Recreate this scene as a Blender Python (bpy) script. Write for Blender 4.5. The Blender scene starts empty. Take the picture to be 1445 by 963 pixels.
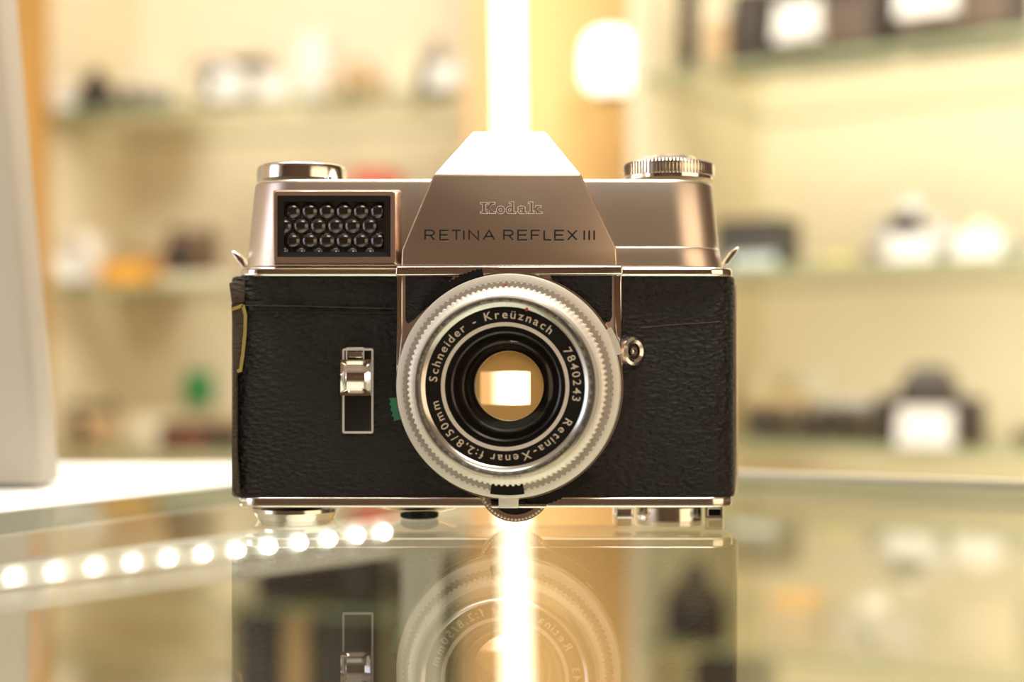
import bpy, bmesh, math, random
from mathutils import Vector, Matrix
random.seed(7)
C = bpy.context.scene.collection
PI = math.pi
F = 50/36*1445          # focal length in pixels
D = 0.379               # distance from the lens to the front plane of the film camera
EYE = 0.0421            # eye height above the glass top (z = 0)
HX, HY = 722.5, 515.0

def W(px, py, dy=0.0):
    k = (D+dy)/F
    return Vector(((px-HX)*k, dy, EYE-(py-HY)*k))

# ------------------------------------------------------------------ materials
MATS = {}
def mat(name, col, rough=0.5, metal=0.0, bump=None, emit=None, coat=0.0, vary=0.0, spec=None, aniso=None):
    if name in MATS: return MATS[name]
    m = bpy.data.materials.new(name); m.use_nodes = True
    nt = m.node_tree; b = nt.nodes['Principled BSDF']
    b.inputs['Base Color'].default_value = (*col, 1)
    b.inputs['Roughness'].default_value = rough
    b.inputs['Metallic'].default_value = metal
    if coat: b.inputs['Coat Weight'].default_value = coat; b.inputs['Coat Roughness'].default_value = .08
    if spec is not None: b.inputs['Specular IOR Level'].default_value = spec
    if emit:
        b.inputs['Emission Color'].default_value = (*emit[0], 1); b.inputs['Emission Strength'].default_value = emit[1]
    tc = nt.nodes.new('ShaderNodeTexCoord')
    if vary:
        n = nt.nodes.new('ShaderNodeTexNoise'); n.inputs['Scale'].default_value = 60; n.inputs['Detail'].default_value = 5
        nt.links.new(tc.outputs['Object'], n.inputs['Vector'])
        mx = nt.nodes.new('ShaderNodeMix'); mx.data_type = 'RGBA'
        mx.inputs['A'].default_value = (*[c*(1-vary) for c in col], 1); mx.inputs['B'].default_value = (*[min(1, c*(1+vary)) for c in col], 1)
        nt.links.new(n.outputs['Fac'], mx.inputs['Factor']); nt.links.new(mx.outputs['Result'], b.inputs['Base Color'])
    if bump:
        sc, st, dist = bump
        n = nt.nodes.new('ShaderNodeTexNoise'); n.inputs['Scale'].default_value = sc; n.inputs['Detail'].default_value = 3
        nt.links.new(tc.outputs['Object'], n.inputs['Vector'])
        bp = nt.nodes.new('ShaderNodeBump'); bp.inputs['Strength'].default_value = st; bp.inputs['Distance'].default_value = dist
        nt.links.new(n.outputs['Fac'], bp.inputs['Height']); nt.links.new(bp.outputs['Normal'], b.inputs['Normal'])
    MATS[name] = m
    return m

def glassmat(name, tint=(1, 1, 1), ior=1.5, rough=0.0, k=1.0):
    """thin glass: Fresnel reflection over a lightly tinted clear sheet"""
    m = bpy.data.materials.new(name); m.use_nodes = True; nt = m.node_tree; nt.nodes.clear()
    o = nt.nodes.new('ShaderNodeOutputMaterial'); mx = nt.nodes.new('ShaderNodeMixShader')
    tr = nt.nodes.new('ShaderNodeBsdfTransparent'); tr.inputs[0].default_value = (*tint, 1)
    gl = nt.nodes.new('ShaderNodeBsdfGlossy'); gl.inputs['Roughness'].default_value = rough
    fr = nt.nodes.new('ShaderNodeFresnel'); fr.inputs[0].default_value = ior
    mu = nt.nodes.new('ShaderNodeMath'); mu.operation = 'MULTIPLY'; mu.inputs[1].default_value = k
    ge = nt.nodes.new('ShaderNodeNewGeometry'); fb = nt.nodes.new('ShaderNodeMath'); fb.operation = 'SUBTRACT'; fb.inputs[0].default_value = 1
    nt.links.new(ge.outputs['Backfacing'], fb.inputs[1]); fm = nt.nodes.new('ShaderNodeMath'); fm.operation = 'MULTIPLY'
    nt.links.new(fr.outputs[0], fm.inputs[0]); nt.links.new(fb.outputs[0], fm.inputs[1]); nt.links.new(fm.outputs[0], mu.inputs[0])
    nt.links.new(mu.outputs[0], mx.inputs[0]); nt.links.new(tr.outputs[0], mx.inputs[1]); nt.links.new(gl.outputs[0], mx.inputs[2])
    nt.links.new(mx.outputs[0], o.inputs[0])
    return m

def leather(name, col, rough=.40, scale=850, st=.9):
    m = bpy.data.materials.new(name); m.use_nodes = True; nt = m.node_tree; b = nt.nodes['Principled BSDF']
    b.inputs['Base Color'].default_value = (*col, 1); b.inputs['Roughness'].default_value = rough; b.inputs['Specular IOR Level'].default_value = .28
    tc = nt.nodes.new('ShaderNodeTexCoord')
    mp = nt.nodes.new('ShaderNodeMapping'); mp.inputs['Scale'].default_value = (.6, .6, 1.15)
    nt.links.new(tc.outputs['Object'], mp.inputs['Vector'])
    v = nt.nodes.new('ShaderNodeTexVoronoi'); v.feature = 'F1'; v.inputs['Scale'].default_value = scale
    n = nt.nodes.new('ShaderNodeTexNoise'); n.inputs['Scale'].default_value = scale*1.0; n.inputs['Detail'].default_value = 5
    nt.links.new(mp.outputs[0], v.inputs['Vector']); nt.links.new(mp.outputs[0], n.inputs['Vector'])
    a = nt.nodes.new('ShaderNodeMath'); a.operation = 'MULTIPLY_ADD'; a.inputs[1].default_value = .5
    nt.links.new(v.outputs['Distance'], a.inputs[0]); nt.links.new(n.outputs['Fac'], a.inputs[2])
    bp = nt.nodes.new('ShaderNodeBump'); bp.inputs['Strength'].default_value = st; bp.inputs['Distance'].default_value = .0019
    nt.links.new(a.outputs[0], bp.inputs['Height']); nt.links.new(bp.outputs['Normal'], b.inputs['Normal'])
    return m

LEATHER = leather('black_leather', (.009, .0065, .0045))
LEATHER2 = leather('black_leather_fine', (.008, .006, .0045), .5, 1500, .6)
EDGE = leather('worn_leather_edge', (.075, .055, .035), .6, 1100)
SATIN = mat('satin_chrome', (.72, .64, .56), .35, 1.0, bump=(9000, .12, .00004))
SATIN2 = mat('satin_chrome_front', (.64, .52, .42), .33, 1.0, bump=(9000, .15, .00004))
CHROME = mat('polished_chrome', (.86, .84, .82), .09, 1.0)
CHROME2 = mat('worn_chrome', (.80, .77, .73), .16, 1.0, bump=(1500, .1, .0001))
ALU = mat('matt_aluminium', (.80, .76, .68), .45, .45)
ALUD = mat('matt_aluminium_dull', (.40, .36, .31), .5, .45, vary=.12)
BLACK = mat('black_paint', (.007, .006, .005), .4, spec=.3)
BLACKM = mat('black_matt', (.008, .007, .006), .7)
BLACKG = mat('black_gloss', (.010, .008, .007), .28)
ENGR = mat('engraving_black', (.012, .010, .009), .6)
PINKSAT = mat('bronze_satin', (.78, .62, .52), .30, 1.0)
COPPER = mat('coppery_chrome', (.62, .43, .34), .28, 1.0)
LETTER = mat('cream_lettering', (.62, .52, .40), .5)
GREENP = mat('green_plastic', (.03, .17, .085), .4)
GLUE = mat('yellow_glue', (.36, .27, .08), .5, vary=.4)
RED = mat('red_enamel', (.45, .03, .02), .4)

# ------------------------------------------------------------------ helpers
def link(name, me, m=None, parent=None):
    o = bpy.data.objects.new(name, me); C.objects.link(o)
    if m:
        for k in (m if isinstance(m, (list, tuple)) else [m]): me.materials.append(k)
    if parent: o.parent = parent
    return o
def from_bm(name, bm, m=None, parent=None, smooth=False, recalc=True):
    if recalc: bmesh.ops.recalc_face_normals(bm, faces=bm.faces[:])
    me = bpy.data.meshes.new(name); bm.to_mesh(me); bm.free()
    if smooth:
        me.polygons.foreach_set('use_smooth', [True]*len(me.polygons))
        me.set_sharp_from_angle(angle=math.radians(35))
    return link(name, me, m, parent)
def bake(o):
    """apply the modifiers of an object"""
    dg = bpy.context.evaluated_depsgraph_get(); dg.update()
    me = bpy.data.meshes.new_from_object(o.evaluated_get(dg))
    o.modifiers.clear(); o.data = me
    return o
def bevel(o, w, seg=3, ang=30):
    md = o.modifiers.new('b', 'BEVEL'); md.width = w; md.segments = seg; md.limit_method = 'ANGLE'; md.angle_limit = math.radians(ang)
    md.harden_normals = False
    bake(o)
    o.data.polygons.foreach_set('use_smooth', [True]*len(o.data.polygons))
    o.data.set_sharp_from_angle(angle=math.radians(32))
    return o
def cut(o, cutter):
    md = o.modifiers.new('c', 'BOOLEAN'); md.operation = 'DIFFERENCE'; md.object = cutter; md.solver = 'EXACT'
    bpy.context.view_layer.update(); bake(o)
    return o
def kill(o):
    me = o.data; bpy.data.objects.remove(o); bpy.data.meshes.remove(me)
def thing(name, loc, label, cat, group=None, rz=0):
    o = bpy.data.objects.new(name, None); o.empty_display_size = .02; C.objects.link(o); o.location = loc; o.rotation_euler = (0, 0, rz)
    o['label'] = label; o['category'] = cat
    if group: o['group'] = group
    return o
def tag(o, label, cat, group=None):
    o['label'] = label; o['category'] = cat
    if group: o['group'] = group
    return o
def structure(o):
    o['kind'] = 'structure'; return o

def add_prism(bm, pts, thick):
    """pts: front outline as 3D points, extruded away along +Y by thick"""
    a = [bm.verts.new(p) for p in pts]; b = [bm.verts.new(p+Vector((0, thick, 0))) for p in pts]
    bm.faces.new(a); bm.faces.new(b[::-1]); n = len(pts)
    for i in range(n): bm.faces.new((a[i], b[i], b[(i+1) % n], a[(i+1) % n]))
def plate(name, px, dy, thick, m, parent, bv=0, seg=2, smooth=False):
    bm = bmesh.new(); add_prism(bm, [W(x, y, dy) for x, y in px], thick)
    o = from_bm(name, bm, m, parent)
    if bv: bevel(o, bv, seg)
    return o
def rrect(x0, x1, y0, y1, r, n=6):
    out = []
    for cx, cy, a0 in ((x1-r, y1-r, 0), (x0+r, y1-r, 90), (x0+r, y0+r, 180), (x1-r, y0+r, 270)):
        for i in range(n+1):
            a = math.radians(a0+90*i/n); out.append((cx+r*math.cos(a), cy+r*math.sin(a)))
    return out
def add_loft(bm, levels, n=12):
    """levels: (z, x0, x1, y0, y1, r)"""
    loops = []
    for z, x0, x1, y0, y1, r in levels:
        loops.append([bm.verts.new((x, y, z)) for x, y in rrect(x0, x1, y0, y1, r, n)])
    for a, b in zip(loops, loops[1:]):
        k = len(a)
        for i in range(k): bm.faces.new((a[i], a[(i+1) % k], b[(i+1) % k], b[i]))
    bm.faces.new(loops[0]); bm.faces.new(loops[-1])
def slab(name, x0, x1, ytop, ybot, y0, y1, r, e, m, parent, x0t=None, x1t=None, n=14):
    """rounded body: px extents at the silhouette, vertical edges rounded r, top and bottom edges rounded e"""
    k = (D+y0+r)/F; kz = (D+y0)/F
    X0, X1 = (x0-HX)*k, (x1-HX)*k
    X0t = X0 if x0t is None else (x0t-HX)*k; X1t = X1 if x1t is None else (x1t-HX)*k
    zb, zt = EYE-(ybot-HY)*kz, EYE-(ytop-HY)*kz
    lv = []
    for t in (0, 30, 60, 90):
        a = math.radians(t); i = e*(1-math.sin(a)); lv.append((zb+e*(1-math.cos(a)), X0+i, X1-i, y0+i, y1-i, max(r-i, .0002)))
    for t in (90, 60, 30, 0):
        a = math.radians(t); i = e*(1-math.sin(a)); lv.append((zt-e*(1-math.cos(a)), X0t+i, X1t-i, y0+i, y1-i, max(r-i, .0002)))
    bm = bmesh.new(); add_loft(bm, lv, n)
    return from_bm(name, bm, m, parent, smooth=True)
def frame_of(n):
    n = Vector(n).normalized(); up = Vector((0, 0, 1))
    if abs(n.z) > .9: ex = Vector((1, 0, 0)); ey = n.cross(ex).normalized(); return ex, ey, n
    ex = up.cross(n).normalized(); ez = n.cross(ex).normalized(); return ex, ez, n
def add_lathe(bm, prof, c, n, seg=96, close=False, teeth=None, a0=0, a1=2*PI):
    """prof: (radius, height along n); teeth: {index: (count, depth)}"""
    ex, ez, n = frame_of(n); full = abs(a1-a0-2*PI) < 1e-6
    if teeth: seg = teeth[1]*4
    cnt = seg if full else seg+1
    rows = []
    for i, (r, h) in enumerate(prof):
        row = []
        for j in range(cnt):
            a = a0+(a1-a0)*j/seg; rr = r
            if teeth and i in teeth[0] and (j % 4) in (0, 1): rr = r-teeth[2]
            row.append(bm.verts.new(c+n*h+ex*(rr*math.cos(a))+ez*(rr*math.sin(a))))
        rows.append(row)
    for p, q in zip(rows, rows[1:]):
        for j in range(cnt if full else cnt-1):
            bm.faces.new((p[j], p[(j+1) % cnt], q[(j+1) % cnt], q[j]))
    if close:
        if prof[0][0] > 1e-6: bm.faces.new(rows[0])
        if prof[-1][0] > 1e-6: bm.faces.new(rows[-1])
    return rows
def lathe(name, prof, c, n, m, parent, smooth=True, **k):
    bm = bmesh.new(); add_lathe(bm, prof, Vector(c), n, **k)
    bmesh.ops.remove_doubles(bm, verts=bm.verts[:], dist=1e-7)
    return from_bm(name, bm, m, parent, smooth=smooth)
def add_box(bm, x0, x1, y0, y1, z0, z1):
    v = [bm.verts.new(p) for p in ((x0, y0, z0), (x1, y0, z0), (x1, y1, z0), (x0, y1, z0), (x0, y0, z1), (x1, y0, z1), (x1, y1, z1), (x0, y1, z1))]
    for f in ((0, 3, 2, 1), (4, 5, 6, 7), (0, 1, 5, 4), (1, 2, 6, 5), (2, 3, 7, 6), (3, 0, 4, 7)): bm.faces.new([v[i] for i in f])
def box(name, x0, x1, y0, y1, z0, z1, m, parent=None, bv=0, seg=2):
    bm = bmesh.new(); add_box(bm, x0, x1, y0, y1, z0, z1); o = from_bm(name, bm, m, parent)
    if bv: bevel(o, bv, seg)
    return o
def poly_prism(name, xy, z0, z1, m, parent=None, bv=0):
    bm = bmesh.new(); a = [bm.verts.new((x, y, z0)) for x, y in xy]; b = [bm.verts.new((x, y, z1)) for x, y in xy]; n = len(xy)
    bm.faces.new(a[::-1]); bm.faces.new(b)
    for i in range(n): bm.faces.new((a[i], a[(i+1) % n], b[(i+1) % n], b[i]))
    o = from_bm(name, bm, m, parent)
    if bv: bevel(o, bv, 2)
    return o
def add_ribbon(bm, pts, w, y0, y1):
    """a stroke through pixel-plane world points (x,z), width w"""
    P = []
    for p in pts:
        q = Vector((p[0], p[1]))
        if not P or (q-P[-1]).length > 1e-7: P.append(q)
    L = []; R = []
    closed = (P[0]-P[-1]).length < 1e-9 and len(P) > 2
    if closed: P = P[:-1]
    n = len(P)
    for i in range(n):
        if closed: d = (P[(i+1) % n]-P[i]).normalized()+(P[i]-P[i-1]).normalized()
        elif i == 0: d = P[1]-P[0]
        elif i == n-1: d = P[-1]-P[-2]
        else: d = (P[i+1]-P[i]).normalized()+(P[i]-P[i-1]).normalized()
        if d.length < 1e-9: d = P[i]-P[i-1]
        d.normalize(); s = Vector((-d.y, d.x))
        if closed: e = (P[(i+1) % n]-P[i]).normalized()
        elif i < n-1: e = (P[i+1]-P[i]).normalized()
        else: e = d
        f = max(.5, abs(d.dot(e)))
        L.append(P[i]+s*w/2/f); R.append(P[i]-s*w/2/f)
    for i in range(n if closed else n-1):
        j = (i+1) % n
        q = [L[i], L[j], R[j], R[i]]
        a = [bm.verts.new((p.x, y0, p.y)) for p in q]; b = [bm.verts.new((p.x, y1, p.y)) for p in q]
        bm.faces.new(a); bm.faces.new(b[::-1])
        for t in range(4): bm.faces.new((a[t], b[t], b[(t+1) % 4], a[(t+1) % 4]))
def stroke(name, lines, wpx, dy, m, parent, t=.00006):
    bm = bmesh.new(); k = (D+dy)/F
    for l in lines: add_ribbon(bm, [((x-HX)*k, EYE-(y-HY)*k) for x, y in l], wpx*k, dy-t, dy)
    return from_bm(name, bm, m, parent)

# ================================================================== MAIN CAMERA
cam = thing('film_camera', (0, 0.012, 0), 'vintage chrome and black leather film camera standing in focus on the glass counter', 'camera')
cam_off = Vector((0, .012, 0))
FC = []           # parts built in world coordinates, parented at the end
def P_(o): FC.append(o); return o

body = P_(slab('leather_body', 328, 1036, 389, 704, 0, .030, .0075, .0008, LEATHER, None))
body.name = 'leather_body'
bottom = P_(slab('bottom_plate', 338, 1033, 702, 717, -.0006, .0305, .0075, .0006, CHROME2, None))
ledge = P_(slab('top_ledge', 340, 1033, 377, 390.5, -.0012, .031, .008, .0008, CHROME, None))
cover = P_(slab('top_cover', 350, 1017, 252.5, 378, .0005, .0290, .0142, .0010, SATIN, None, x0t=361, x1t=1006, n=24))
step = P_(slab('cover_step', 700, 1018, 347.5, 378, -.0001, .0285, .0142, .0006, SATIN, None, x1t=1015, n=20))

# mirror box: rectangular top running into a half round
cx, cy, RR = 718.0, 545.0, 159.0
pts = [(560.5, 386), (877.5, 386)]
for i in range(0, 41):
    a = PI*i/40; pts.append((cx+RR*math.cos(a), cy+RR*math.sin(a)))
mbox = P_(plate('mirror_box', pts, -.0085, .012, PINKSAT, None, bv=.0006, seg=3))
front_ledge = P_(plate('front_ledge', [(559, 376), (876.5, 375), (879, 379), (879, 387.5), (558, 389)], -.0098, .013, CHROME, None, bv=.0004, seg=3))
side_l = P_(plate('chrome_edge', [(560, 388), (568, 388), (568, 470), (564, 517), (560, 517)], -.0094, .012, CHROME, None, bv=.0006))
side_r = P_(plate('chrome_edge', [(867, 388), (877, 388), (877, 527), (873, 516), (869, 490)], -.0094, .012, CHROME, None, bv=.0006))
tri_l = P_(plate('leather_inlay', [(572, 390), (640, 390), (618, 412), (600, 436), (583, 452), (576, 457), (572, 452)], -.0088, .0006, LEATHER2, None, bv=.0002))
r_pts = [(776, 389), (864, 389), (864, 447), (861, 454), (855, 455), (850, 449)]
for i in range(9):
    a = math.radians(33+i*24/8); r_pts.append((718+160*math.cos(a)-3, 545-160*math.sin(a)))
r_pts[-1] = (781, 396)
tri_r = P_(plate('leather_inlay', r_pts, -.0088, .0006, LEATHER2, None, bv=.0002))

# through-hole behind the lens, added so light from the background gets in
bm = bmesh.new(); hole_c = W(715, 547, 0)
add_lathe(bm, [(.0112, .03), (.0112, -.06)], hole_c, (0, -1, 0), seg=64, close=True)
cutter = from_bm('cutter_tmp', bm)
cut(mbox, cutter); cut(body, cutter); kill(cutter)
for o in (mbox, body):
    o.data.polygons.foreach_set('use_smooth', [True]*len(o.data.polygons)); o.data.set_sharp_from_angle(angle=math.radians(30))

# added translucent screen with an open slot, backlit to imitate a glowing lens
SCREEN = bpy.data.materials.new('amber_screen'); SCREEN.use_nodes = True
nt = SCREEN.node_tree; nt.nodes.clear()
out = nt.nodes.new('ShaderNodeOutputMaterial'); tl = nt.nodes.new('ShaderNodeBsdfTranslucent'); tl.inputs[0].default_value = (.33, .21, .085, 1)
nt.links.new(tl.outputs[0], out.inputs[0])
bm = bmesh.new(); dyS = .0285
inner = [W(678, 525, dyS), W(747, 525, dyS), W(747, 571, dyS), W(678, 571, dyS)]
R = .0135; cc = W(715, 547, dyS)
outer = [cc+Vector((sx*R, 0, sz*R)) for sx, sz in ((-1, 1), (1, 1), (1, -1), (-1, -1))]
vi = [bm.verts.new(p) for p in inner]; vo = [bm.verts.new(p) for p in outer]
for i in range(4): bm.faces.new((vi[i], vi[(i+1) % 4], vo[(i+1) % 4], vo[i]))
screen = P_(from_bm('added_glow_screen', bm, SCREEN)); screen['label'] = 'added amber screen around an open slot, imitating the glow inside the lens'

# prism housing
def hull(name, P, m, bv):
    bm = bmesh.new()
    for p in P: bm.verts.new(p)
    bmesh.ops.convex_hull(bm, input=bm.verts[:])
    bmesh.ops.dissolve_limit(bm, angle_limit=math.radians(2), verts=bm.verts[:], edges=bm.edges[:])
    o = from_bm(name, bm, m); bevel(o, bv, 3, 12); return o
f0, b0 = -.0092, .022
P = []
for x, y in ((566, 376), (567, 352), (612, 246), (820, 246), (870, 350), (871, 376)):
    w = W(x, y, f0); P.append(w); P.append(w+Vector((0, b0-f0, 0)))
for x, y in ((667, 185.5), (770, 185.5)):
    w = W(x, y, .005); P.append(w); P.append(w+Vector((0, .008, 0)))
prism = P_(hull('prism_housing', P, SATIN2, .0005))
band = P_(plate('sloped_top_plate', [(617.5, 244), (814.5, 244), (806, 236), (626, 236)], f0, .0001, SATIN, None)) if False else None

# nameplate: RETINA REFLEX III as engraved strokes
def G(ch):
    A = lambda cx, cy, rx, ry, a, b, n=8: [(cx+rx*math.cos(math.radians(a+(b-a)*i/n)), cy+ry*math.sin(math.radians(a+(b-a)*i/n))) for i in range(n+1)]
    return {
     'R': [[(0, 0), (0, 1), (.62, 1)]+A(.62, .74, .28, .26, 90, -90)+[(0, .48)], [(.5, .48), (.92, 0)]],
     'E': [[(.85, 0), (0, 0), (0, 1), (.85, 1)], [(0, .52), (.75, .52)]],
     'T': [[(0, 1), (.95, 1)], [(.475, 1), (.475, 0)]],
     'I': [[(0, 0), (0, 1)]],
     'N': [[(0, 0), (0, 1), (.9, 0), (.9, 1)]],
     'A': [[(0, 0), (.5, 1), (1, 0)], [(.2, .36), (.8, .36)]],
     'F': [[(0, 0), (0, 1), (.85, 1)], [(0, .5), (.72, .5)]],
     'L': [[(0, 1), (0, 0), (.8, 0)]],
     'X': [[(0, 0), (.95, 1)], [(0, 1), (.95, 0)]]}[ch]
RET = [('R', 600, 613), ('E', 621, 633), ('T', 638, 650), ('I', 654.5, 655), ('N', 662, 675), ('A', 682, 698),
       ('R', 711, 724), ('E', 731, 744), ('F', 750, 762), ('L', 768, 778), ('E', 783, 796), ('X', 801, 814), ('I', 824.5, 825), ('I', 831.5, 832), ('I', 838.5, 839)]
lines = []; lines_hi = []
for ch, x0, x1 in RET:
    top, bot = 325.5, 338.8
    for l in G(ch):
        mxx = max(max(p[0] for p in q) for q in G(ch)) or 1
        lines.append([(x0+(x1-x0)*p[0]/mxx, bot+(top-bot)*p[1]) for p in l])
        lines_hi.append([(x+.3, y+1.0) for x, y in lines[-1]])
P_(stroke('painted_highlight', lines_hi, 1.7, f0-.00001, mat('highlight_paint', (.75, .70, .68), .35, .8), None, .00003))  # pale offset copy paints a highlight along the lower edges of the letters
P_(stroke('name_engraving', lines, 2.3, f0-.00002, ENGR, None, .00006))
# KODAK slab serif logo, raised outline letters
def kodak_shapes(g):
    S = []
    bx = lambda x0, y0, x1, y1: [(x0-g, y0-g), (x1+g, y0-g), (x1+g, y1+g), (x0-g, y1+g)]
    def pg(q):
        c = (sum(p[0] for p in q)/len(q), sum(p[1] for p in q)/len(q)); out = []
        for x, y in q:
            d = math.hypot(x-c[0], y-c[1]) or 1; out.append((x+(x-c[0])/d*g*1.3, y+(y-c[1])/d*g*1.3))
        return out
    def ring(cx, cy, ro, ri, sx=1.0, n=20):
        ro += g; ri = max(ri-g, .3); out = []
        for i in range(n):
            a, b = 2*PI*i/n, 2*PI*(i+1)/n
            out.append([(cx+ro*sx*math.cos(a), cy+ro*math.sin(a)), (cx+ro*sx*math.cos(b), cy+ro*math.sin(b)), (cx+ri*sx*math.cos(b), cy+ri*math.sin(b)), (cx+ri*sx*math.cos(a), cy+ri*math.sin(a))])
        return out
    # K
    S += [bx(681, 287, 685.2, 300), bx(678, 285.8, 688, 288.2), bx(678, 299.2, 688, 301.4), bx(690.5, 285.8, 698.5, 288.2), bx(690.5, 299.2, 699.5, 301.4)]
    S += [pg([(685, 294), (691.8, 287.5), (696.5, 287.5), (688, 296)]), pg([(686.5, 293.2), (690, 291.6), (697.5, 300), (692.5, 300)])]
    # o
    S += ring(706.3, 296.4, 5.3, 2.3, 1.1)
    # d
    S += ring(719.4, 296.4, 5.1, 2.2, 1.0) + [bx(721.6, 287, 725.0, 300.3), bx(718.6, 285.2, 725.0, 287.4), bx(721.6, 299.2, 727.8, 301.4)]
    # a
    S += ring(735.3, 298.0, 3.7, 1.4, 1.2, 16) + [bx(737.6, 294, 741, 300.3), bx(737.6, 299.2, 743.6, 301.4), pg([(730.5, 292.6), (735.5, 290.9), (740.6, 292), (741, 295), (737, 293.8), (731.6, 295)])]
    # k
    S += [bx(748.2, 287, 751.8, 300.3), bx(745.8, 285.2, 751.8, 287.4), bx(745.8, 299.2, 753.6, 301.4), bx(756, 290.8, 763.5, 293), bx(756.5, 299.2, 765, 301.4)]
    S += [pg([(751, 296), (757.5, 291.8), (761.5, 291.8), (754, 297.6)]), pg([(753, 295.8), (756.4, 294.4), (763, 300.2), (758, 300.2)])]
    return S
def kod(name, grow, m, t0, t1):
    bm = bmesh.new(); k = (D+f0)/F
    for i_, q in enumerate(kodak_shapes(grow)):
        t0 -= 4e-7
        a = [bm.verts.new(((x-HX)*k, t0, EYE-(y-HY)*k)) for x, y in q]; b = [bm.verts.new(((x-HX)*k, t1, EYE-(y-HY)*k)) for x, y in q]
        bm.faces.new(a); bm.faces.new(b)
        for i in range(len(a)): bm.faces.new((a[i], b[i], b[(i+1) % len(a)], a[(i+1) % len(a)]))
    return P_(from_bm(name, bm, m))
kod('emblem_outline', .55, mat('emblem_edge_bright', (.92, .88, .87), .4, .3), f0-.00010, f0)
kod('emblem_letters', -.30, SATIN2, f0-.00018, f0)
bm = bmesh.new()

# light meter window
def ring_plate(name, o0, o1, i0, i1, dy_o, dy_i, m, thick=None):
    """rect frame; o=(x0,x1),(ytop,ybot) outer at dy_o ; inner at dy_i"""
    bm = bmesh.new()
    def loop(x0, x1, y0, y1, dy, r=2):
        return [bm.verts.new(W(px, py, dy)) for px, py in rrect(x0, x1, y0, y1, r, 4)]
    return bm, loop
bm = bmesh.new()
def lp(x0, x1, y0, y1, dy, r): return [bm.verts.new(W(px, py, dy)) for px, py in rrect(x0, x1, y0, y1, r, 4)]
L = [lp(385, 567, 268, 377, .001, 4), lp(386, 562, 269, 374.5, -.0046, 4), lp(387, 557.5, 270.5, 371.5, -.0056, 4), lp(391, 551.5, 276, 363.5, -.0057, 2.0), lp(392, 550.5, 277, 362.5, -.0052, 1.5), lp(392, 550.5, 277, 362.5, -.0030, 1.5)]
for a, b in zip(L, L[1:]):
    for i in range(len(a)): bm.faces.new((a[i], a[(i+1) % len(a)], b[(i+1) % len(a)], b[i]))
bm.faces.new(L[-1])
meter = P_(from_bm('meter_housing', bm, PINKSAT, smooth=True))
bm = bmesh.new()
L = [lp(391.5, 551, 276.5, 363, -.0053, 1), lp(391.5, 551, 276.5, 363, -.00545, 1), lp(400.5, 542, 284.5, 356, -.0051, 1), lp(400.5, 542, 284.5, 356, -.0032, 1)]
for a, b in zip(L, L[1:]):
    for i in range(len(a)): bm.faces.new((a[i], a[(i+1) % len(a)], b[(i+1) % len(a)], b[i]))
P_(from_bm('meter_bezel', bm, mat('brown_black_bezel', (.012, .007, .005), .45, spec=.25)))
HONEY = mat('honeycomb_glass', (.016, .013, .012), .08, .0, coat=.5, spec=.8)
bm = bmesh.new(); dyH = -.0034
add_prism(bm, [W(400, 284, dyH), W(542.5, 284, dyH), W(542.5, 356.5, dyH), W(400, 356.5, dyH)], .0006)
k = (D+dyH)/F
for row in range(4):
    for col in range(-1, 7):
        px = 413+24.2*col+(12.1 if row % 2 else 0); py = 298+21*row
        if px < 398 or px > 545 or py > 362: continue
        c = W(px, py, dyH); rad = 12.4*k; N = 10
        rows = []
        for i in range(N+1):
            th = i/N*PI/2*.92; rr = rad*math.cos(PI/2-th) ; h = rad*.62*math.cos(th)
            ring = []
            for j in range(20):
                a = 2*PI*j/20; x = c.x+rr*math.cos(a); z = c.z+rr*math.sin(a)
                x = min(max(x, W(400.6, 0, dyH).x), W(542, 0, dyH).x); z = min(max(z, W(0, 356, dyH).z), W(0, 284.6, dyH).z)
                ring.append(bm.verts.new((x, c.y-h+.0002, z)))
            rows.append(ring)
        for p, q in zip(rows, rows[1:]):
            for j in range(20): bm.faces.new((p[j], p[(j+1) % 20], q[(j+1) % 20], q[j]))
P_(from_bm('honeycomb_window', bm, HONEY, smooth=True))

# knobs on top
def vlathe(name, px, py_base, dy, prof_px, m, teeth=None, seg=96, close=True):
    """profile in px units (r, h) around a vertical axis standing at px, base at py_base"""
    k = (D+dy)/F; c = Vector(((px-HX)*k, dy, EYE-(py_base-HY)*k))
    t = (teeth[0], teeth[1], teeth[2]*k) if teeth else None
    return P_(lathe(name, [(r*k, h*k) for r, h in prof_px], c, (0, 0, 1), m, None, close=close, teeth=t, seg=seg))
dk = .0145
vlathe('rewind_knob', 426.5, 257, dk, [(63, 0), (63, 14), (62, 18.5), (59, 21), (50, 22), (20, 22.5)], CHROME2)
vlathe('crank_hub', 426.5, 236, dk, [(18, 0), (18, 1.5), (14, 3.2)], CHROME)
vlathe('crank_pin', 466.5, 255, .0042, [(5.5, 0), (5.5, 5), (4, 7)], CHROME2, seg=24)
vlathe('counter_dial_base', 943.5, 256, dk, [(62, 0), (62, 5), (58, 8)], CHROME)
vlathe('knurled_dial', 943.5, 252, dk, [(61.5, 0), (64, 1.5), (64, 17), (61.5, 20), (52, 22.5), (43, 24), (37, 29), (26, 31.5), (8, 32)], mat('knurl_chrome', (.78, .75, .70), .2, 1.0), teeth=((1, 2), 78, 2.6))
vlathe('release_button', 943.5, 281, dk, [(0, 0), (34, 0), (30, 3), (12, 4.4)], mat('blue_grey_steel', (.42, .46, .50), .3, .9))

# strap lugs
def lug(px):
    bm = bmesh.new(); pp = [W(x, y, .012) for x, y in px]; add_prism(bm, pp, .006); o = from_bm('strap_lug', bm, CHROME); bevel(o, .0005, 3); return P_(o)
lug([(325.5, 355), (329, 354), (338, 359), (344, 366), (347, 378), (342, 377), (334, 368)])
lug([(1042, 347.5), (1044, 350.5), (1040, 357), (1028, 373), (1021, 376), (1023, 368), (1032, 355)])

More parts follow.
